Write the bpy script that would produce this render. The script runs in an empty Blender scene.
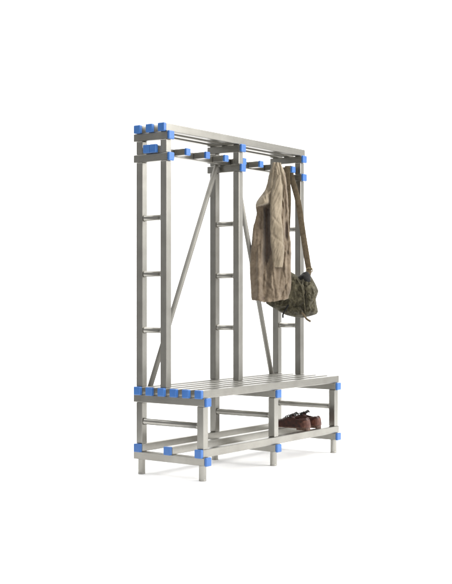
import bpy, bmesh, math, random
from mathutils import Vector, noise
random.seed(4)
S = bpy.context.scene
COL = S.collection
V3 = Vector

# ------------------------------------------------------------------ dimensions (metres)
T = .040                    # square aluminium tube
L, M, D, YF = 1.2672, .633, .435, .2352     # right frame, middle frame, bench depth, front of the ladders
Z1, ZB, ZP, ZQ = .0772, .3702, 1.605, 1.7138  # lower bar, bench bar, hook bar, shelf bar (undersides)
FRAMES = (0.0, M, L)

# camera
CAM = V3((-4.4572, -3.3829, .9124)); YAW = .9418; PITCH = .0034; FOC = 1133.413 / 452
RIGHT = V3((math.cos(YAW), -math.sin(YAW), 0)); BACK = V3((math.sin(YAW), math.cos(YAW), 0)); UP = V3((0, 0, 1))

# ------------------------------------------------------------------ helpers
WORLD = {}
def link(name, me, parent=None, origin=None):
    o = bpy.data.objects.new(name, me); COL.objects.link(o)
    w = V3(origin) if origin is not None else V3((0, 0, 0))
    if parent is not None:
        o.parent = parent; o.location = w - WORLD[parent.name]
    else:
        o.location = w
    WORLD[o.name] = w
    return o
def thing(name, loc, label, cat, group=None):
    o = link(name, None, None, loc); o['label'] = label; o['category'] = cat
    if group: o['group'] = group
    return o
def put(name, bm, mat, parent, smooth=False):
    """world-space bmesh -> ONE mesh object with its origin at its own centre"""
    c = V3((0, 0, 0)); lo = V3((1e9,)*3); hi = V3((-1e9,)*3)
    for v in bm.verts:
        for i in range(3):
            lo[i] = min(lo[i], v.co[i]); hi[i] = max(hi[i], v.co[i])
    c = (lo + hi) / 2
    bmesh.ops.translate(bm, verts=bm.verts, vec=-c)
    bmesh.ops.recalc_face_normals(bm, faces=bm.faces)
    me = bpy.data.meshes.new(name); bm.to_mesh(me); bm.free()
    me.materials.append(mat)
    if smooth: me.polygons.foreach_set('use_smooth', [True]*len(me.polygons))
    return link(name, me, parent, c)
def box(a, b, bev=.003, seg=2):
    bm = bmesh.new(); bmesh.ops.create_cube(bm, size=1)
    a, b = V3(a), V3(b); c = (a+b)/2; s = b-a
    for v in bm.verts: v.co = V3((c[i] + v.co[i]*s[i] for i in range(3)))
    if bev: bmesh.ops.bevel(bm, geom=list(bm.edges), offset=bev, segments=seg, profile=.5, affect='EDGES')
    return bm
def lathe(a, b, prof, n=28):
    """prof: list of (t along a->b in metres from a, radius); closed at both ends"""
    a, b = V3(a), V3(b); d = (b-a).normalized()
    x = d.orthogonal().normalized(); y = d.cross(x)
    bm = bmesh.new(); rings = []
    for t, r in prof:
        rings.append([bm.verts.new(a + d*t + (x*math.cos(k*2*math.pi/n) + y*math.sin(k*2*math.pi/n))*r) for k in range(n)])
    for p, q in zip(rings, rings[1:]):
        for k in range(n): bm.faces.new((p[k], p[(k+1) % n], q[(k+1) % n], q[k]))
    bm.faces.new(rings[0]); bm.faces.new(rings[-1])
    return bm
def rod(a, b, r, flange=0):
    ln = (V3(b)-V3(a)).length
    if flange:
        f = flange
        return lathe(a, b, [(0, r+f), (.008, r+f), (.0095, r), (ln-.0095, r), (ln-.008, r+f), (ln, r+f)])
    return lathe(a, b, [(0, r-.0015), (.0015, r), (ln-.0015, r), (ln, r-.0015)])
def sm(a, b, x):
    t = max(0., min(1., (x-a)/(b-a))); return t*t*(3-2*t)
def interp(tab, x):
    if x <= tab[0][0]: return tab[0][1]
    for (x0, y0), (x1, y1) in zip(tab, tab[1:]):
        if x <= x1:
            t = (x-x0)/(x1-x0); return y0 + (y1-y0)*t
    return tab[-1][1]
def fb(x, y, z, o=3):
    return noise.fractal(V3((x, y, z)), 1.0, 2.0, o)
def gauss(x, w): return math.exp(-(x/w)**2)

# ------------------------------------------------------------------ materials
class N:
    def __init__(s, name):
        s.m = bpy.data.materials.new(name); s.m.use_nodes = True
        s.t = s.m.node_tree; s.b = s.t.nodes['Principled BSDF']
    def add(s, typ, **kw):
        n = s.t.nodes.new(typ)
        for k, v in kw.items():
            if k in n.inputs.keys(): n.inputs[k].default_value = v
            else: setattr(n, k, v)
        return n
    def wire(s, a, b): s.t.links.new(a, b)
    def coords(s, scale=(1, 1, 1)):
        g = s.add('ShaderNodeNewGeometry'); mp = s.add('ShaderNodeMapping'); mp.inputs['Scale'].default_value = scale
        s.wire(g.outputs['Position'], mp.inputs['Vector']); return mp.outputs['Vector']
    def noise(s, vec, scale, detail=4, rough=.55):
        n = s.add('ShaderNodeTexNoise'); n.inputs['Scale'].default_value = scale; n.inputs['Detail'].default_value = detail; n.inputs['Roughness'].default_value = rough
        s.wire(vec, n.inputs['Vector']); return n.outputs['Fac']
    def ramp(s, fac, stops):
        r = s.add('ShaderNodeValToRGB'); e = r.color_ramp.elements
        while len(e) < len(stops): e.new(.5)
        for q, (p, c) in zip(e, stops): q.position = p; q.color = (*c, 1)
        s.wire(fac, r.inputs['Fac']); return r.outputs['Color']
    def bump(s, h, strength, dist):
        b = s.add('ShaderNodeBump'); b.inputs['Strength'].default_value = strength; b.inputs['Distance'].default_value = dist
        s.wire(h, b.inputs['Height']); s.wire(b.outputs['Normal'], s.b.inputs['Normal'])
    def vary(s, fac, amount):
        """each piece a little lighter or darker than its neighbours"""
        oi = s.add('ShaderNodeObjectInfo'); m = s.add('ShaderNodeMath', operation='MULTIPLY_ADD')
        s.wire(oi.outputs['Random'], m.inputs[0]); m.inputs[1].default_value = amount
        a = s.add('ShaderNodeMath', operation='SUBTRACT'); s.wire(fac, a.inputs[0]); a.inputs[1].default_value = amount/2
        s.wire(a.outputs[0], m.inputs[2]); return m
    def set(s, **kw):
        for k, v in kw.items(): s.b.inputs[k.replace('_', ' ')].default_value = v
        return s

def alu(name, scale, r0=.22, r1=.36, dim=1.0):
    """satin anodised aluminium, brushed along its length"""
    n = N(name); v = n.coords(scale)
    f = n.noise(v, 1.0, 5, .6)
    g = n.noise(n.coords((1, 1, 1)), 9.0, 3)
    mix = n.add('ShaderNodeMath', operation='MULTIPLY_ADD'); n.wire(f, mix.inputs[0]); mix.inputs[1].default_value = .22
    n.wire(g, mix.inputs[2])
    mix = n.vary(mix.outputs[0], .34)
    c = n.ramp(mix.outputs[0], [(.30, tuple(q*dim for q in ALU_LO)), (.88, tuple(q*dim for q in ALU_HI))]); n.wire(c, n.b.inputs['Base Color'])
    rr = n.add('ShaderNodeMapRange'); rr.inputs['To Min'].default_value = r0; rr.inputs['To Max'].default_value = r1
    n.wire(f, rr.inputs['Value']); n.wire(rr.outputs['Result'], n.b.inputs['Roughness'])
    n.set(Metallic=.93); n.bump(f, .12, .0006)
    return n.m
ALU_LO, ALU_HI = (.285, .275, .247), (.375, .364, .332)
ALU_X = alu('brushed_aluminium_lengthwise', (1.6, 520, 520))
ALU_Y = alu('brushed_aluminium_crosswise', (520, 1.6, 520))
ALU_DULL = alu('dull_aluminium', (60, 60, 60), .62, .75, .86)
ALU_Z = alu('brushed_aluminium_upright', (520, 520, 1.6))

def plastic():
    n = N('blue_plastic'); v = n.coords()
    f = n.vary(n.noise(v, 14, 3), .3).outputs[0]; c = n.ramp(f, [(.25, (.024, .116, .37)), (.8, (.040, .156, .44))]); n.wire(c, n.b.inputs['Base Color'])
    h = n.noise(v, 900, 2); n.bump(h, .15, .0003)
    n.set(Roughness=.36); n.b.inputs['Specular IOR Level'].default_value = .7; return n.m
BLUE = plastic()

def cloth(name, stops, scale=16, weave=1300, rough=.92, dist=.0006):
    n = N(name); v = n.coords()
    f = n.noise(v, scale, 6, .62); c = n.ramp(f, stops); n.wire(c, n.b.inputs['Base Color'])
    a = n.noise(v, weave, 2); b = n.noise(v, 95, 5, .6)
    m = n.add('ShaderNodeMath', operation='MULTIPLY_ADD'); n.wire(b, m.inputs[0]); m.inputs[1].default_value = 2.2; n.wire(a, m.inputs[2])
    n.bump(m.outputs[0], .55, dist*3)
    n.set(Roughness=rough, Sheen_Weight=.15, Sheen_Roughness=.5); n.b.inputs['Specular IOR Level'].default_value = .15
    return n.m
COAT = cloth('lit_khaki_canvas', [(.25, (.17, .138, .095)), (.5, (.245, .202, .143)), (.75, (.325, .272, .198))], 14)  # pale copy of the coat cloth, lit tone in its colour
COAT_SHADE = cloth('shaded_brown_canvas', [(.25, (.085, .062, .041)), (.5, (.155, .119, .082)), (.75, (.25, .198, .140))], 15)  # dark copy of the same cloth, shade of the body in its colour
LINING_SHADE = cloth('dark_lining_and_shade', [(.3, (.085, .060, .042)), (.7, (.14, .103, .075))], 20)  # hem lining; also paints shade into the gap and pocket opening
BAGC = cloth('mottled_olive_canvas', [(.28, (.022, .018, .010)), (.46, (.046, .040, .023)), (.60, (.078, .069, .041)), (.78, (.135, .12, .076))], 34, 1100)
BAGF = cloth('faded_olive_canvas', [(.28, (.034, .029, .017)), (.5, (.066, .058, .035)), (.78, (.15, .133, .085))], 34, 1100)
WEB = cloth('brown_webbing', [(.3, (.075, .056, .033)), (.7, (.14, .108, .068))], 60, 1500)
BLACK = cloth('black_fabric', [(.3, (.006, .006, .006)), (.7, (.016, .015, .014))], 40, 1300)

def leather(name, a, b, c):
    n = N(name); v = n.coords()
    f = n.noise(v, 55, 5, .6); col = n.ramp(f, [(.3, a), (.55, b), (.75, c)]); n.wire(col, n.b.inputs['Base Color'])
    h = n.noise(v, 420, 4); n.bump(h, .35, .0008)
    n.set(Roughness=.38); return n.m
LEA = leather('brown_leather', (.018, .0055, .0035), (.042, .012, .0075), (.085, .026, .015))
LEA2 = leather('worn_brown_leather', (.045, .013, .009), (.105, .038, .023), (.21, .095, .060))
SOLE = leather('tan_welt_leather', (.055, .027, .018), (.12, .065, .043), (.20, .12, .08))
LACE = leather('black_lace', (.006, .004, .004), (.012, .008, .007), (.02, .014, .012))

def brass():
    n = N('dull_brass'); f = n.noise(n.coords(), 200, 3); c = n.ramp(f, [(.3, (.16, .13, .08)), (.7, (.28, .23, .14))]); n.wire(c, n.b.inputs['Base Color'])
    n.set(Metallic=.9, Roughness=.45); return n.m
BRASS = brass()

# ------------------------------------------------------------------ floor
def paper_mat():
    n = N('white_seamless_paper'); f = n.noise(n.coords(), 3, 4)
    c = n.ramp(f, [(.3, (.935, .935, .935)), (.7, (.955, .955, .955))]); n.wire(c, n.b.inputs['Base Color'])
    n.set(Roughness=.9); n.b.inputs['Specular IOR Level'].default_value = 0; return n.m
# a sheet of seamless paper: it lies flat under the rack and sweeps up behind it
PAPER = paper_mat()
SO = V3((.65, .20, 0))
def strip(prof, x0, x1):
    bm = bmesh.new()
    rows = [[bm.verts.new(SO + BACK*f + RIGHT*x + UP*z) for x in (interp(x0, f), .4, x1)] for f, z in prof]
    for p, q in zip(rows, rows[1:]):
        for i in range(2): bm.faces.new((p[i], p[i+1], q[i+1], q[i]))
    return bm
fl = put('floor', strip([(-7.5, 0), (-3, 0), (0, 0), (2.6, 0)], [(-7.5, -1.7), (0, -1.7), (2.6, -2.9)], 3.4), PAPER, None); fl['kind'] = 'structure'
RC = 1.3
bk = put('backdrop', strip([(2.6+RC*math.sin(k*math.pi/48), RC-RC*math.cos(k*math.pi/48)) for k in range(25)] + [(2.6+RC, 3.0), (2.6+RC, 4.6)], [(2.6, -2.9), (9, -2.9)], 3.4), PAPER, None, True); bk['kind'] = 'structure'

# ------------------------------------------------------------------ the rack
rack = thing('coat_rack_bench', (L/2, D/2, 0),
             'tall brushed aluminium rack with slatted bench, top shelf, coat pegs and blue end caps', 'coat rack')
CP = .0016      # caps stand this much proud of the tube
def x_cap(y, z, x0, x1, par): put('end_cap', box((x0, y-CP, z-CP), (x1, y+T+CP, z+T+CP), .005, 3), BLUE, par)
def slat(name, y, z):
    s = put(name, box((0, y, z), (L+T+.012, y+T, z+T), .0028), ALU_X, rack)
    x_cap(y, z, -.0215, -.0004, s)
    return s
def bar(x, y0, y1, z):
    b = put('cross_bar', box((x, y0-.005, z), (x+T, y1+.0185, z+T), .0028), ALU_Y, rack)
    put('end_cap', box((x-CP, y0-.0205, z-CP), (x+T+CP, y0-.0054, z+T+CP), .005, 3), BLUE, b)
g = .0006       # joint gap
for x in FRAMES:
    bar(x, 0, D, Z1); bar(x, 0, D, ZB); bar(x, YF, D, ZP); bar(x, YF, D, ZQ)
    for y in (0, D-T):
        put('foot', lathe((x+T/2, y+T/2, 0), (x+T/2, y+T/2, Z1-g), [(0, .0165), (.0015, .0185), (.006, .0188), (.0075, .0182), (Z1-g, .0182)]), ALU_Z, rack, False)
        put('leg', box((x, y, Z1+2*T+g), (x+T, y+T, ZB-g), .0028), ALU_Z, rack)
    for y in (YF, D-T):
        put('post', box((x, y, ZB+2*T+g), (x+T, y+T, ZP-g), .0028), ALU_Z, rack)
        put('short_post', box((x, y, ZP+T+g), (x+T, y+T, ZQ-g), .0028), ALU_Z, rack)
    for z in (1.318, 1.0306, .7421):
        put('rung', rod((x+T/2, YF+T, z), (x+T/2, D-T, z), .0148, .0020), ALU_Y, rack, True)
    put('rung', rod((x+T/2, T, .272), (x+T/2, D-T, .272), .0158, .0020), ALU_Y, rack, True)
P = (D-T)/5
for k in range(6): slat('bench_slat', k*P, ZB+T)
for y in (0, (D-T)/2, D-T): slat('shoe_rack_slat', y, Z1+T)
for y in (YF, (YF+D-T)/2, D-T): slat('shelf_slat', y, ZQ+T)
# hook rail and its pegs
YR = .333
rail = put('hook_rail', box((0, YR, ZP+T+g), (L+T, YR+T, ZP+2*T), .0028), ALU_X, rack)
x_cap(YR, ZP+T+2*CP, -.0215, -.0004, rail)
stub = put('hook_rail', box((0, YR-.0436, ZP+T+g), (.062, YR-.0036, ZP+2*T), .0028), ALU_X, rack)
x_cap(YR-.0436, ZP+T+2*CP, -.0215, -.0004, stub)
PEG_Z = 1.668; PW = .034
PEGS = tuple(.183 + .1695*k for k in range(7))
for x in PEGS:
    p = put('coat_peg', box((x, .2630, PEG_Z-PW/2), (x+PW, YR-.0006, PEG_Z+PW/2), .0025), ALU_Y, rack)
    put('end_cap', box((x-CP, .2480, PEG_Z-PW/2-CP), (x+PW+CP, .2626, PEG_Z+PW/2+CP), .004, 3), BLUE, p)
# braces
def brace(a, b):
    put('brace', rod(a, b, .0140), ALU_DULL, rack, True)
brace((.086, .413, ZB+2*T-.003), (.612, .372, ZP+T-.003))
brace((1.223, .413, ZB+2*T-.003), (.693, .314, 1.684))

# ------------------------------------------------------------------ coat
def smooth_tab(tab, x, w):
    return (interp(tab, x-w) + 2*interp(tab, x) + interp(tab, x+w) + interp(tab, x-w/2)*2 + interp(tab, x+w/2)*2)/8
Q = 1/173.5                    # measured units -> metres on the coat
HOOK = V3((1.034, .2555, 1.690))
coat = thing('coat', HOOK + V3((0, 0, -.80)), 'crumpled khaki canvas coat hanging by its collar from a peg under the shelf', 'coat')
COATL = [(163, 272.3), (168, 270.8), (173, 269.3), (182, 267.6), (190, 265.2), (195, 261.5), (198, 259.2), (202, 256.6), (205.5, 255.0), (210, 255.6), (214, 256.6), (219, 255.2), (229, 252.6), (240, 251.4), (256, 249.8), (272, 249.3), (290, 250.2), (302, 251.4)]
COATR = [(163, 280.5), (168, 283), (173, 285.4), (180, 286.4), (189, 287.2), (200, 288.2), (212, 288.8), (224, 288.6), (232, 289.6), (240, 290.8), (253, 291.5), (272, 290.9), (285, 291.4), (292, 291), (297, 289.5), (302, 288.2)]
COATB = [(163, .034), (175, .044), (200, .055), (230, .062), (302, .066)]
def coat_pt(u, v, d):          # u right, v down (measured units), d metres towards the viewer's side
    x = (u-276)*Q
    return HOOK + RIGHT*x + BACK*((.42 if x < 0 else .08)*x*sm(163, 215, v)) - UP*((v-163)*Q) - BACK*d
CREASES = [  # x0, y0, x1, y1, half width, depth
    (276.6, 165, 280.6, 189, .8, .011), (280.6, 189, 283.4, 214, 1.0, .014), (278.8, 165, 285.0, 196, .8, .009),
    (274.4, 166, 271.0, 176, .7, .009), (271.0, 176, 267.0, 191, 1.3, .016), (273.0, 168, 273.9, 190, .7, .008), (273.9, 186, 275.6, 212, .8, .010),
    (270.8, 191.5, 258.0, 199.5, .8, .014), (285.5, 200, 284.6, 222, .9, .012), (287.6, 206, 284.0, 219, .8, .010),
    (254.5, 214, 262.0, 222, .9, .008), (253.2, 232, 262.5, 229, .9, .008), (258.5, 226, 256.4, 262, 1.1, .009), (251.5, 250, 262, 246, 1.0, .006),
    (263.4, 266, 262.6, 292, 1.0, .016), (252.0, 282, 262.0, 277, 1.1, .008), (264.0, 281, 271.0, 291, .9, .009),
    (271.4, 268, 274.5, 298, 1.0, .014), (281.4, 266, 278.4, 290, 1.3, .016), (284.6, 244, 283.2, 270, .9, .012), (283.2, 270, 285.6, 296, .9, .011),
    (260.6, 212, 258.8, 262, 1.3, .018), (256.0, 236, 254.6, 292, 1.4, .014), (269.6, 262, 265.4, 294, 1.6, .018),
    (287.8, 240, 287.0, 286, 1.3, .012), (284.6, 196, 286.6, 222, .9, .012), (280.0, 178, 284.6, 206, .7, .010), (262.6, 193, 264.8, 204, 1.0, .010),
    (290.5, 258, 284.5, 250, .9, .010), (290.8, 276, 284.5, 283, 1.0, .009), (289.5, 240, 285.5, 262, .8, .008), (286.8, 284, 281, 297, .8, .008)]
def seg(u, v, c):
    x0, y0, x1, y1, w, d = c
    dx, dy = x1-x0, y1-y0; L2 = dx*dx+dy*dy
    t = ((u-x0)*dx+(v-y0)*dy)/L2
    if t < -.15 or t > 1.15: return 0
    tc = max(0, min(1, t)); ln = math.sqrt(L2)
    q = ((u-x0)*dy-(v-y0)*dx)/ln + .7*fb(u*.12, v*.12, d*900, 2)     # signed distance, wandering a little
    if abs(q) > 6*w: return 0
    f = math.sin(math.pi*min(1, max(0, (t+.15)/1.3)))**.6
    # a sharp valley with a soft roll beside it
    return .66*d*f*(-gauss(q, w) + .55*gauss(q-2.3*w, 1.6*w))
def coat_folds(u, v):
    h = 0
    a = (u-276.5)/(v-146)
    fade = 1 - sm(190, 222, v)
    h += fade*(.006*math.sin(a*30+1.0))
    for c in CREASES: h += seg(u, v, c)
    # the front hangs open: a deep gap beside the sleeve
    c = gap_c(v)
    h -= .052*gauss(u-c, 3.2)*sm(203, 210, v)*(1-sm(258, 276, v))
    # shoulder turned over at the left
    k = 1-sm(265, 270, u)
    e = 206.5 - .22*(u-258)
    h += k*(.036*sm(188, 203, v)*(1-sm(e, e+2.0, v)) - .028*sm(e, e+2.2, v)*(1-sm(224, 250, v)))
    h -= .040*gauss(u-286.4, 1.9)*sm(219, 225, v)*(1-sm(236, 243, v))
    h += .012*gauss(u-(276.5+.02*(v-270)), 3.6)*sm(262, 270, v)*(1-sm(296, 302, v))
    h += .012*gauss(u-257, 4)*sm(216, 236, v)
    h -= .0030*gauss(v-(298.2+.5*math.sin(u*.3)), .5)                   # hem stitching
    h += (.018*fb(u*.13, v*.018, 3.1, 2)) + .005*fb(u*.22+v*.07, v*.09-u*.05, 8.7, 2) + .0022*fb(u*.6, v*.5, 1.7, 3)
    return h
def gap_c(v): return 266.0 + .8*math.sin(v*.06)
def coat_body():
    bm = bmesh.new(); nt, nz = 260, 230; rows = []
    for j in range(nz+1):
        v = 163 + 138.6*j/nz
        l = smooth_tab(COATL, v, 2.2); r = smooth_tab(COATR, v, 3); b = interp(COATB, v)
        row = []
        for i in range(nt):
            th = 2*math.pi*i/nt
            s = math.cos(th); q = math.sin(th)
            u = (l+r)/2 + (r-l)/2*s*(1 if abs(s) < 1 else 1)
            dd = b*math.copysign(abs(q)**.75, q)
            side = 1 if q > 0 else .45
            edge = 1 - abs(s)**6
            wob = (.35*fb(v*.13, s*2, 5.5, 2) + .25*fb(v*.4, s*3, 9.1, 2))*abs(s)**3
            vv = v
            if j > nz*.9: vv = v + (j/nz-.9)/.1*(1.0*math.sin(u*.19+1) + .8*fb(u*.2, 2, q, 2) - (2.4*sm(284, 291, u)))
            row.append(bm.verts.new(coat_pt(u+wob, vv, dd + coat_folds(u, v)*side*edge)))
        rows.append(row)
    # hem turned under, then the inside wall
    cen = [(c := sum((w.co for w in rows[-1]), V3())/nt)]
    for k, (sc, up) in enumerate(((.985, -.003), (.955, -.0015), (.94, .005), (.91, .012), (.86, .03))):
        row = []
        for w in rows[nz]:
            p = cen[0] + (w.co-cen[0])*sc; p.z = w.co.z + up
            row.append(bm.verts.new(p))
        rows.append(row)
    for a, b in zip(rows, rows[1:]):
        for i in range(nt): bm.faces.new((a[i], a[(i+1) % nt], b[(i+1) % nt], b[i]))
    bm.faces.new(rows[0]); bm.faces.new(rows[-1])
    bm.faces.ensure_lookup_table()
    for k, f in enumerate(bm.faces):          # lining colour, painting the shade inside the open front
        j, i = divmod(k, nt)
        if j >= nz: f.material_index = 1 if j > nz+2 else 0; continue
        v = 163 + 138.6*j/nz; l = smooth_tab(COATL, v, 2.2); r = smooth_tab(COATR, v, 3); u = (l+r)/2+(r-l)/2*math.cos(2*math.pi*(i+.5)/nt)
        if v < 207.5 - .22*(u-258) and u < 272 or v < 192 + .9*(u-272) and u >= 272 and u < 283.5: f.material_index = 2   # lit tone painted on shoulder and upper front
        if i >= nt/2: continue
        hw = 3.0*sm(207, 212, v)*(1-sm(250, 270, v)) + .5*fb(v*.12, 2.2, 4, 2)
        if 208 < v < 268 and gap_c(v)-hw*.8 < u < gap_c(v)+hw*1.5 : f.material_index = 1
        if 222 < v < 240 and abs(u-286.5) < 1.7*math.sin(math.pi*(v-222)/18): f.material_index = 1  # dark patch painted as the shadow in the pocket opening
    return bm
cb_ = put('coat_body', coat_body(), COAT_SHADE, coat, True); cb_.data.materials.append(LINING_SHADE); cb_.data.materials.append(COAT)
# the hanging sleeve
SLV = [(176, 277.5, 3.0, .012), (184, 277, 4.6, .020), (192, 276.6, 5.6, .026), (204, 275.6, 5.9, .030), (216, 275.2, 5.9, .032), (230, 275.8, 6.4, .034), (244, 276.6, 6.7, .035), (256, 277.2, 6.3, .034), (264, 277.3, 5.5, .030), (268.6, 277.2, 4.9, .028)]
def tube_loft(tab, ptf, base, nz, nt, amp, seed, inner=.86):
    bm = bmesh.new(); rows = []
    col = lambda k: [(t[0], t[k]) for t in tab]
    for j in range(nz+1):
        v = tab[0][0] + (tab[-1][0]-tab[0][0])*j/nz
        c, w, b = (smooth_tab(col(k), v, 3) for k in (1, 2, 3))
        row = []
        for i in range(nt):
            th = 2*math.pi*i/nt; s, q = math.cos(th), math.sin(th)
            n = amp*(fb(s*1.1+seed, v*.07, q, 2) - .9*max(0, 1-abs(fb(s*.8+v*.03, v*.075+s*.9, seed+5, 2))*7)*.6 + .35*fb(s*1.6, v*.2+s*1.5, seed+q, 3) - .8*gauss(v-(240+5*s), 1.6) - .7*gauss(v-(249-4*s), 1.3) - .6*gauss(v-(222+7*s), 1.4))
            row.append(bm.verts.new(ptf(c + (w+n/Q*.5)*s, v, base(v) + (b+n)*q)))
        rows.append(row)
    cc = sum((p.co for p in rows[-1]), V3())/nt
    for sc, up in ((inner, 0.002), (inner*.92, .05)):
        rows.append([bm.verts.new(cc + (p.co-cc)*sc + UP*up) for p in rows[nz]])
    for a, b in zip(rows, rows[1:]):
        for i in range(nt): bm.faces.new((a[i], a[(i+1) % nt], b[(i+1) % nt], b[i]))
    bm.faces.new(rows[0]); bm.faces.new(rows[-1])
    return bm
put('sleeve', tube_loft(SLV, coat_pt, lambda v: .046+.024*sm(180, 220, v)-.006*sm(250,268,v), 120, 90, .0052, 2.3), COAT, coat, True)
# ribbons: loops, straps
def ribbon(pts, width, thick, waxis, n=60, taper=None):
    pts = [V3(p) for p in pts]; dense = []
    for k in range(len(pts)-1):           # Catmull-Rom
        p0 = pts[max(k-1, 0)]; p1 = pts[k]; p2 = pts[k+1]; p3 = pts[min(k+2, len(pts)-1)]
        for i in range(n):
            t = i/n
            dense.append(.5*((2*p1) + (p2-p0)*t + (2*p0-5*p1+4*p2-p3)*t*t + (3*p1-p0-3*p2+p3)*t**3))
    dense.append(pts[-1]); bm = bmesh.new(); rows = []
    for k, p in enumerate(dense):
        f = k/(len(dense)-1)
        tn = (dense[min(k+1, len(dense)-1)] - dense[max(k-1, 0)]).normalized()
        w = waxis(f) if callable(waxis) else V3(waxis)
        w = (w - tn*w.dot(tn)).normalized(); nn = tn.cross(w)
        hw = width/2*(taper(f) if taper else 1) * (1 + .05*fb(f*14, 1, 2, 2)); ht = thick/2
        off = nn*.003*fb(f*9, 3, 7, 2)
        rows.append([bm.verts.new(p+off + w*a*hw + nn*b*ht) for a, b in ((-1, -.4), (-.93, -1), (.93, -1), (1, -.4), (1, .4), (.93, 1), (-.93, 1), (-1, .4))])
    for a, b in zip(rows, rows[1:]):
        for i in range(8): bm.faces.new((a[i], a[(i+1) % 8], b[(i+1) % 8], b[i]))
    bm.faces.new(rows[0]); bm.faces.new(rows[-1])
    return bm
xl, xr = PEGS[5]-.006, PEGS[5]+PW+.006
put('hanging_loop', ribbon([(xl+.006, .262, 1.655), (xl-.001, .266, 1.675), (xl+.006, .268, 1.690), (PEGS[5]+PW/2, .268, 1.6945), (xr-.006, .268, 1.690), (xr+.001, .266, 1.675), (xr-.006, .262, 1.655)], .016, .003, (0, 1, 0), 14), COAT, coat, True)

# ------------------------------------------------------------------ bag
QB = 1/168.0
def bag_pt(u, v, d):
    return V3((1.222, .264, 1.680)) + RIGHT*((u-292.2)*QB) - UP*((v-168)*QB) - BACK*(d + .075*sm(190, 272, v))
bag = thing('shoulder_bag', bag_pt(293, 317, 0), 'mottled olive canvas shoulder bag hanging by a brown strap, partly behind the coat', 'bag')
BAGP = [(265, 303), (268, 297), (273, 289), (279, 281), (286, 273.5), (290, 272), (295, 275), (299.5, 278.5), (303, 274), (308, 273.5), (311.5, 279), (315, 285.5), (317.4, 291), (316.2, 295), (314.8, 299), (315.6, 305), (317, 311.5), (315.5, 314), (309, 316), (302, 317.6), (295, 317.3), (285, 314.8), (278, 311), (270, 306.3)]
BC = (294, 296)
def polar(poly):
    out = []
    for k in range(len(poly)):
        (x0, y0), (x1, y1) = poly[k], poly[(k+1) % len(poly)]
        for i in range(12): out.append((x0+(x1-x0)*i/12, y0+(y1-y0)*i/12))
    for _ in range(5):
        n = len(out); out = [((out[k-1][0]+2*out[k][0]+out[(k+1) % n][0])/4, (out[k-1][1]+2*out[k][1]+out[(k+1) % n][1])/4) for k in range(n)]
    return out
def bag_h(u, v):
    h = .014*fb(u*.11, v*.11, 4.4, 3)
    rid = 1-abs(fb(u*.13+.04*v, v*.10-.06*u, 9.3, 2))*2.2
    h += .013*rid + .008*(1-abs(fb(u*.30, v*.26, 2.1, 2))*2) + .0025*fb(u*.8, v*.8, 6, 2)
    h += .020*gauss(((u-309)**2+(v-300)**2*.35)**.5, 7.0)        # side pocket
    c = 303.0 - .016*(v-300)**2*.25
    h -= .020*gauss(u-c, 1.5)*sm(281, 286, v)
    h -= .016*gauss((v-291)-(u-295)*.55, 1.4)*sm(287, 291, u)*(1-sm(301, 304, u))
    h -= .012*gauss((v-307)+(u-290)*.15, 1.5)*(1-sm(299, 303, u))
    return h
def bag_body():
    ol = polar(BAGP); n = len(ol); nr = 34; bm = bmesh.new(); rings = []
    def ring(rho, sgn):
        row = []
        for x, y in ol:
            u = BC[0]+(x-BC[0])*rho; v = BC[1]+(y-BC[1])*rho
            b = .064*(1-rho**2.6)**.55 if rho < 1 else 0
            e = (1-rho**8)
            row.append(bm.verts.new(bag_pt(u, v, sgn*b + (bag_h(u, v)*e if sgn > 0 else .4*bag_h(u, v)*e))))
        return row
    rh = [((k+1)/nr)**.8 for k in range(nr)]
    rows = [ring(q, 1) for q in rh[:-1]] + [ring(1., 1)] + [ring(q, -1) for q in reversed(rh[:-1])]
    for a, b in zip(rows, rows[1:]):
        for i in range(n): bm.faces.new((a[i], a[(i+1) % n], b[(i+1) % n], b[i]))
    bm.faces.new(rows[0]); bm.faces.new(rows[-1])
    return bm
put('bag_body', bag_body(), BAGC, bag, True)
def sheet(poly, off, mat, name, seed, par, thick=.004):
    """a flap lying on the front of the bag"""
    ol = polar(poly); n = len(ol); nr = 16; bm = bmesh.new(); rows = []
    cx = sum(p[0] for p in ol)/n; cy = sum(p[1] for p in ol)/n
    def ring(rho, back):
        row = []
        for x, y in ol:
            u = cx+(x-cx)*rho; v = cy+(y-cy)*rho
            rb = min(1, math.hypot((u-294)/24., (v-296)/22.))
            d = .064*(max(0, 1-rb**2.6))**.55 + off + .010*fb(u*.14, v*.14, seed, 3) + .006*(1-abs(fb(u*.24, v*.2, seed+4, 2))*2) - .006*rho**6
            row.append(bm.verts.new(bag_pt(u, v, d - (thick*2 if back else 0))))
        return row
    rh = [(k+1)/nr for k in range(nr)]
    rows = [ring(q, False) for q in rh] + [ring(q, True) for q in reversed(rh)]
    for a, b in zip(rows, rows[1:]):
        for i in range(n): bm.faces.new((a[i], a[(i+1) % n], b[(i+1) % n], b[i]))
    bm.faces.new(rows[0]); bm.faces.new(rows[-1])
    put(name, bm, mat, par, True)
sheet([(279, 284), (286, 275.5), (290, 273.5), (296, 277.5), (301, 283), (303.5, 290), (302, 298), (298, 304), (291, 303), (284, 299), (279, 294)], .012, BAGF, 'flap', 3.7, bag)
sheet([(304.5, 287), (309, 284), (313.5, 289), (315, 294), (313.2, 300), (314.5, 309), (309, 312.5), (304.5, 309), (303.5, 298)], .020, BAGF, 'side_pocket', 8.2, bag)
put('closing_strap', ribbon([bag_pt(294.5, 278.5, .066), bag_pt(299, 286, .088), bag_pt(301.5, 296, .093), bag_pt(302.5, 305, .088), bag_pt(303.5, 312.5, .066)], .007, .0025, RIGHT, 14), BAGF, bag, True)
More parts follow.
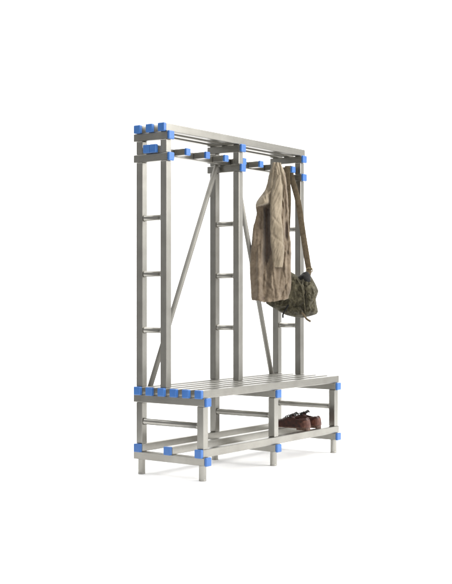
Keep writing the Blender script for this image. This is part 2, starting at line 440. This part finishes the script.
# dark open end below the strap
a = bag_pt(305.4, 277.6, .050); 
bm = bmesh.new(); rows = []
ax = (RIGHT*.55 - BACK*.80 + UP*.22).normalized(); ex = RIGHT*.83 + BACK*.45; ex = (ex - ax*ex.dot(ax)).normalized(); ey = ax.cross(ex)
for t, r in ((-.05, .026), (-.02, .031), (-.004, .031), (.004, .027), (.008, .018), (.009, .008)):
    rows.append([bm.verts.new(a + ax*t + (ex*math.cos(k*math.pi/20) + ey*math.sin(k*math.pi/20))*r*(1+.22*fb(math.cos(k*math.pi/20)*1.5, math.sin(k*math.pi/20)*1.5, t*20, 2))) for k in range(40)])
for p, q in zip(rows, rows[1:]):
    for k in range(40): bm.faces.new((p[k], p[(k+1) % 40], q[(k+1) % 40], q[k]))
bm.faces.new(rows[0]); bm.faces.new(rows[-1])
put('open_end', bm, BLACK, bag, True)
# strap over the peg
px0, px1 = PEGS[6], PEGS[6]+PW
sy = .284
WA = V3((.30, -.95, 0))
b_l = bag_pt(284, 276, .0); b_r = bag_pt(307.9, 270.8, .020)
pts = [b_l, b_l + UP*.06 + RIGHT*.004, bag_pt(287.0, 226, -.0), bag_pt(288.2, 197, -.002), V3((px0-.006, sy-.002, 1.628)), V3((px0-.005, sy, 1.668)), V3((px0+.002, sy, 1.6875)), V3(((px0+px1)/2, sy, 1.6895)), V3((px1-.002, sy, 1.6875)), V3((px1+.005, sy, 1.668)),
       V3((px1+.006, sy-.002, 1.628)), bag_pt(297.8, 202, .012), bag_pt(303.2, 241, .018), bag_pt(306.2, 262, .020), b_r]
put('strap', ribbon(pts, .034, .0035, WA, 16), WEB, bag, True)
# buckle where the strap meets the bag, and loose strap tails
c = bag_pt(308.0, 270.6, .024)
bm = bmesh.new(); n = 44; rows = []
for k in range(n):
    th = 2*math.pi*k/n; cx = math.copysign(abs(math.cos(th))**.5, math.cos(th))*.017; cy = math.copysign(abs(math.sin(th))**.5, math.sin(th))*.012
    o = c + RIGHT*cx + UP*cy; nn = (RIGHT*cx + UP*cy).normalized()
    rows.append([bm.verts.new(o + nn*.003*math.cos(q*math.pi/4) - BACK*.003*math.sin(q*math.pi/4)) for q in range(8)])
for k in range(n):
    p, q = rows[k], rows[(k+1) % n]
    for i in range(8): bm.faces.new((p[i], p[(i+1) % 8], q[(i+1) % 8], q[i]))
put('buckle', bm, BRASS, bag, True)
put('strap_tab', ribbon([b_r + UP*.004, bag_pt(307.6, 273.5, .030), bag_pt(306.6, 277, .030)], .026, .004, RIGHT, 14), WEB, bag, True)
put('loose_strap', ribbon([bag_pt(298, 309, .066), bag_pt(302, 314.5, .062), bag_pt(305, 318.5, .052), bag_pt(309, 321, .05)], .012, .003, (RIGHT*.5+UP), 12), WEB, bag, True)
put('loose_strap', ribbon([bag_pt(287, 304.5, .072), bag_pt(284.5, 309, .066), bag_pt(282, 313.5, .05), bag_pt(281.8, 317.5, .046)], .010, .003, RIGHT, 12), BLACK, bag, True)

# ------------------------------------------------------------------ shoes
def outline(t, w0):
    """half widths (left, right) of the sole at t in 0..1 heel to toe"""
    tab = [(0, 0), (.012, .30), (.04, .52), (.09, .66), (.18, .72), (.30, .68), (.42, .68), (.55, .80), (.68, .95), (.76, 1.0), (.84, .95), (.91, .78), (.96, .52), (.99, .25), (1, 0)]
    return interp(tab, t)*w0
def shoe(name, loc, rot, mirror, label):
    ln, w0 = .262, .041
    root = thing(name, loc, label, 'shoe', 'pair of brown shoes on the lower rack')
    R = lambda x, y, z: V3(loc) + V3((math.cos(rot)*x - math.sin(rot)*y, math.sin(rot)*x + math.cos(rot)*y, z))
    def pt(x, t, z):                       # x sideways, t heel 0 -> toe 1
        bend = .012*mirror*sm(.35, .85, t)*(1-t)*3
        return R(x+bend, t*ln, z)
    toe = lambda t: .010*sm(.72, 1, t)     # toe spring
    # sole with heel block
    def slab(name, z0, z1, grow, t0, t1, mat):
        bm = bmesh.new(); n = 44; lv = []
        ts = [t0+(t1-t0)*(.5-.5*math.cos(math.pi*k/n)) for k in range(n+1)]
        for z, gr in ((z0, grow-.0015), (z0+.001, grow), (z1-.001, grow), (z1, grow-.0015)):
            loop = [pt(outline(t, w0+gr), t, z+toe(t)) for t in ts] + [pt(-outline(t, w0+gr), t, z+toe(t)) for t in reversed(ts[1:-1])]
            if t1 < 1: loop = [pt(outline(t, w0+gr), t, z+toe(t)) for t in ts] + [pt(-outline(t, w0+gr), t, z+toe(t)) for t in reversed(ts[1:])]
            lv.append([bm.verts.new(p) for p in loop])
        m = len(lv[0])
        for a, b in zip(lv, lv[1:]):
            for i in range(m): bm.faces.new((a[i], a[(i+1) % m], b[(i+1) % m], b[i]))
        bm.faces.new(lv[0]); bm.faces.new(lv[-1])
        return put(name, bm, mat, root)
    slab('heel', 0, .0090, .0, 0, .27, SOLE)
    slab('sole', .0093, .0160, .003, 0, 1, SOLE)
    # upper: loft of arches from heel to toe; the ankle opening is a rim that folds inwards
    def height(t): return interp([(0, .040), (.015, .062), (.05, .078), (.14, .076), (.25, .071), (.36, .078), (.44, .084), (.52, .078), (.62, .064), (.72, .052), (.82, .044), (.90, .038), (.96, .030), (.99, .020), (1, .010)], t)*.72
    bm = bmesh.new(); nt, na = 90, 40; rows = []
    for j in range(nt+1):
        t = .004 + .992*(.5-.5*math.cos(math.pi*j/nt)); w = max(outline(t, w0), .003); h = height(t); row = []
        op = sm(.05, .11, t)*(1-sm(.37, .43, t))             # how open the top is here
        for i in range(na+1):
            f = -1 + 2*i/na; s = abs(f); sg = 1 if f > 0 else -1
            ang = s*math.pi/2 if False else None
            # s=1 at the sole, 0 on the ridge
            x = w*(math.sin(min(1, s*1.12)*math.pi/2)**.80); z = h*(1-s**2.6)
            x *= 1 - .26*(1-s)*0
            # ankle narrower at the top
            x *= 1 - .22*sm(.35, .0, s)*0
            if op > 0 and s < .42:
                k = 1 - s/.42
                z -= op*(.036*sm(0, .6, k))
                x = x*(1-op) + op*(w*.70 - .010*k + 0*k)*(1 if k < .75 else (1-k)/.25)
            wr = .0016*fb(x*60+mirror, t*22, z*60, 3) + .0022*math.sin(t*95)*gauss(t-.70, .07)*(1-s)
            row.append(bm.verts.new(pt(sg*x, t + .012*(1-s)*(1 if t < .1 else 0), .0160 + toe(t) + max(z, 0) + wr*(1 if s < .95 else 0))))
        rows.append(row)
    for a, b in zip(rows, rows[1:]):
        for i in range(na): bm.faces.new((a[i], a[i+1], b[i+1], b[i]))
    put('upper', bm, LEA, root, True)
    # heel counter: a lighter worn patch around the back
    bm = bmesh.new(); rows = []
    for j in range(17):
        zz = j/16; row = []
        for i in range(41):
            f = -1+2*i/40; t = .006+.17*abs(f)**1.7; sg = 1 if f > 0 else -1
            hgt = .043*(1-.45*abs(f)**3)
            w = outline(t, w0)*(1.05 - .06*zz) if abs(f) > .001 else 0
            row.append(bm.verts.new(pt(sg*w, t - .012 + .028*zz*zz*(1-abs(f)), .0165 + zz*hgt)))
        rows.append(row)
    for a, b in zip(rows, rows[1:]):
        for i in range(40): bm.faces.new((a[i], a[i+1], b[i+1], b[i]))
    put('heel_counter', bm, LEA2, root, True)
    # tongue standing up between the laces
    bm = bmesh.new(); rows = []
    for j in range(21):
        q = j/20; t = .60 - .27*q; z = .0160 + height(.60)*(1-q) + q*.090 - .004 ; row = []
        for i in range(13):
            f = -1+2*i/12
            row.append(bm.verts.new(pt(f*(.018+.011*q), t + .012*f*f, z - .010*f*f - .006*sm(.8, 1, q)*abs(f) + .002*fb(f*2, q*5, mirror, 2))))
        rows.append(row)
    for a, b in zip(rows, rows[1:]):
        for i in range(12): bm.faces.new((a[i], a[i+1], b[i+1], b[i]))
    ob = put('tongue', bm, LACE, root, True)
    md = ob.modifiers.new('thickness', 'SOLIDIFY'); md.thickness = .004
    # laces: four crossings and a bow
    for k in range(4):
        t = .43+.055*k; z = .0160 + height(t) + .003
        put('lace', ribbon([pt(-.022, t-.01, z-.009), pt(-.008, t+.003, z+.003), pt(.008, t+.006, z+.003), pt(.022, t-.006, z-.009)], .006, .004, UP+V3((0, .6, 0)), 8), LACE, root, True)
    t = .42; z = .0160 + height(t) + .006
    for sg in (-1, 1):
        put('lace', ribbon([pt(0, t, z), pt(sg*.012, t-.015, z+.008), pt(sg*.026, t-.008, z+.002), pt(sg*.024, t+.025, z-.008), pt(sg*.006, t+.012, z)], .006, .0035, UP+V3((0, .4, 0)), 10), LACE, root, True)
    return root
ZS = Z1+2*T+.0004
shoe('shoe', (1.012, .012, ZS), .06, 1, 'brown leather lace-up shoe with pale worn heel on the lower rack, nearer the middle leg')
shoe('shoe', (1.140, .020, ZS), -.02, -1, 'brown leather lace-up shoe on the lower rack, nearer the right end leg')

# ------------------------------------------------------------------ light: a white studio
w = bpy.data.worlds.new('World'); S.world = w; w.use_nodes = True
nt = w.node_tree; bg = nt.nodes['Background']
tc = nt.nodes.new('ShaderNodeTexCoord'); dp = nt.nodes.new('ShaderNodeVectorMath'); dp.operation = 'DOT_PRODUCT'
n = V3((.81, -.59, .15)).normalized(); dp.inputs[1].default_value = n
nt.links.new(tc.outputs['Generated'], dp.inputs[0])
mr = nt.nodes.new('ShaderNodeMapRange'); mr.interpolation_type = 'SMOOTHSTEP'
mr.inputs['From Min'].default_value = -.5; mr.inputs['From Max'].default_value = .8
mr.inputs['To Min'].default_value = .44; mr.inputs['To Max'].default_value = 1.0
nt.links.new(dp.outputs['Value'], mr.inputs['Value'])
cb = nt.nodes.new('ShaderNodeCombineColor')
for i in range(3): nt.links.new(mr.outputs['Result'], cb.inputs[i])
nt.links.new(cb.outputs['Color'], bg.inputs['Color']); bg.inputs['Strength'].default_value = 1.0
def area(name, loc, target, size, power, col=(1, 1, 1)):
    l = bpy.data.lights.new(name, 'AREA'); l.shape = 'RECTANGLE'; l.size, l.size_y = size; l.energy = power; l.color = col
    o = bpy.data.objects.new(name, l); COL.objects.link(o); o.location = loc
    o.rotation_euler = (V3(target)-V3(loc)).to_track_quat('-Z', 'Y').to_euler()
area('key_softbox', (2.6, -4.6, 3.6), (.65, .2, .9), (4.4, 4.4), 355, (1, .985, .96))
area('overhead_fill', SO + BACK*.2 + UP*5.2, SO + BACK*.2, (8, 8), 480)  # unseen light, added to whiten the floor and wash out shadows
area('backdrop_fill', SO + BACK*1.2 + UP*4.4, SO + BACK*3.8 + UP*1.0, (5.5, 1.0), 42)  # unseen, added only to lift the backdrop to white

# ------------------------------------------------------------------ camera
cd = bpy.data.cameras.new('camera'); cam = bpy.data.objects.new('camera', cd); COL.objects.link(cam); S.camera = cam
cam.location = CAM; cam.rotation_euler = (math.pi/2 + PITCH, 0, -YAW)
cd.sensor_fit = 'HORIZONTAL'; cd.sensor_width = 36; cd.lens = 36*FOC
cd.shift_x = -.33/452; cd.shift_y = 1.1/452
cd.clip_start = .05; cd.clip_end = 2000
S.view_settings.view_transform = 'Standard'; S.view_settings.look = 'None'; S.view_settings.exposure = 0; S.view_settings.gamma = 1
S.cycles.use_denoising = True
S.cycles.max_bounces = 8
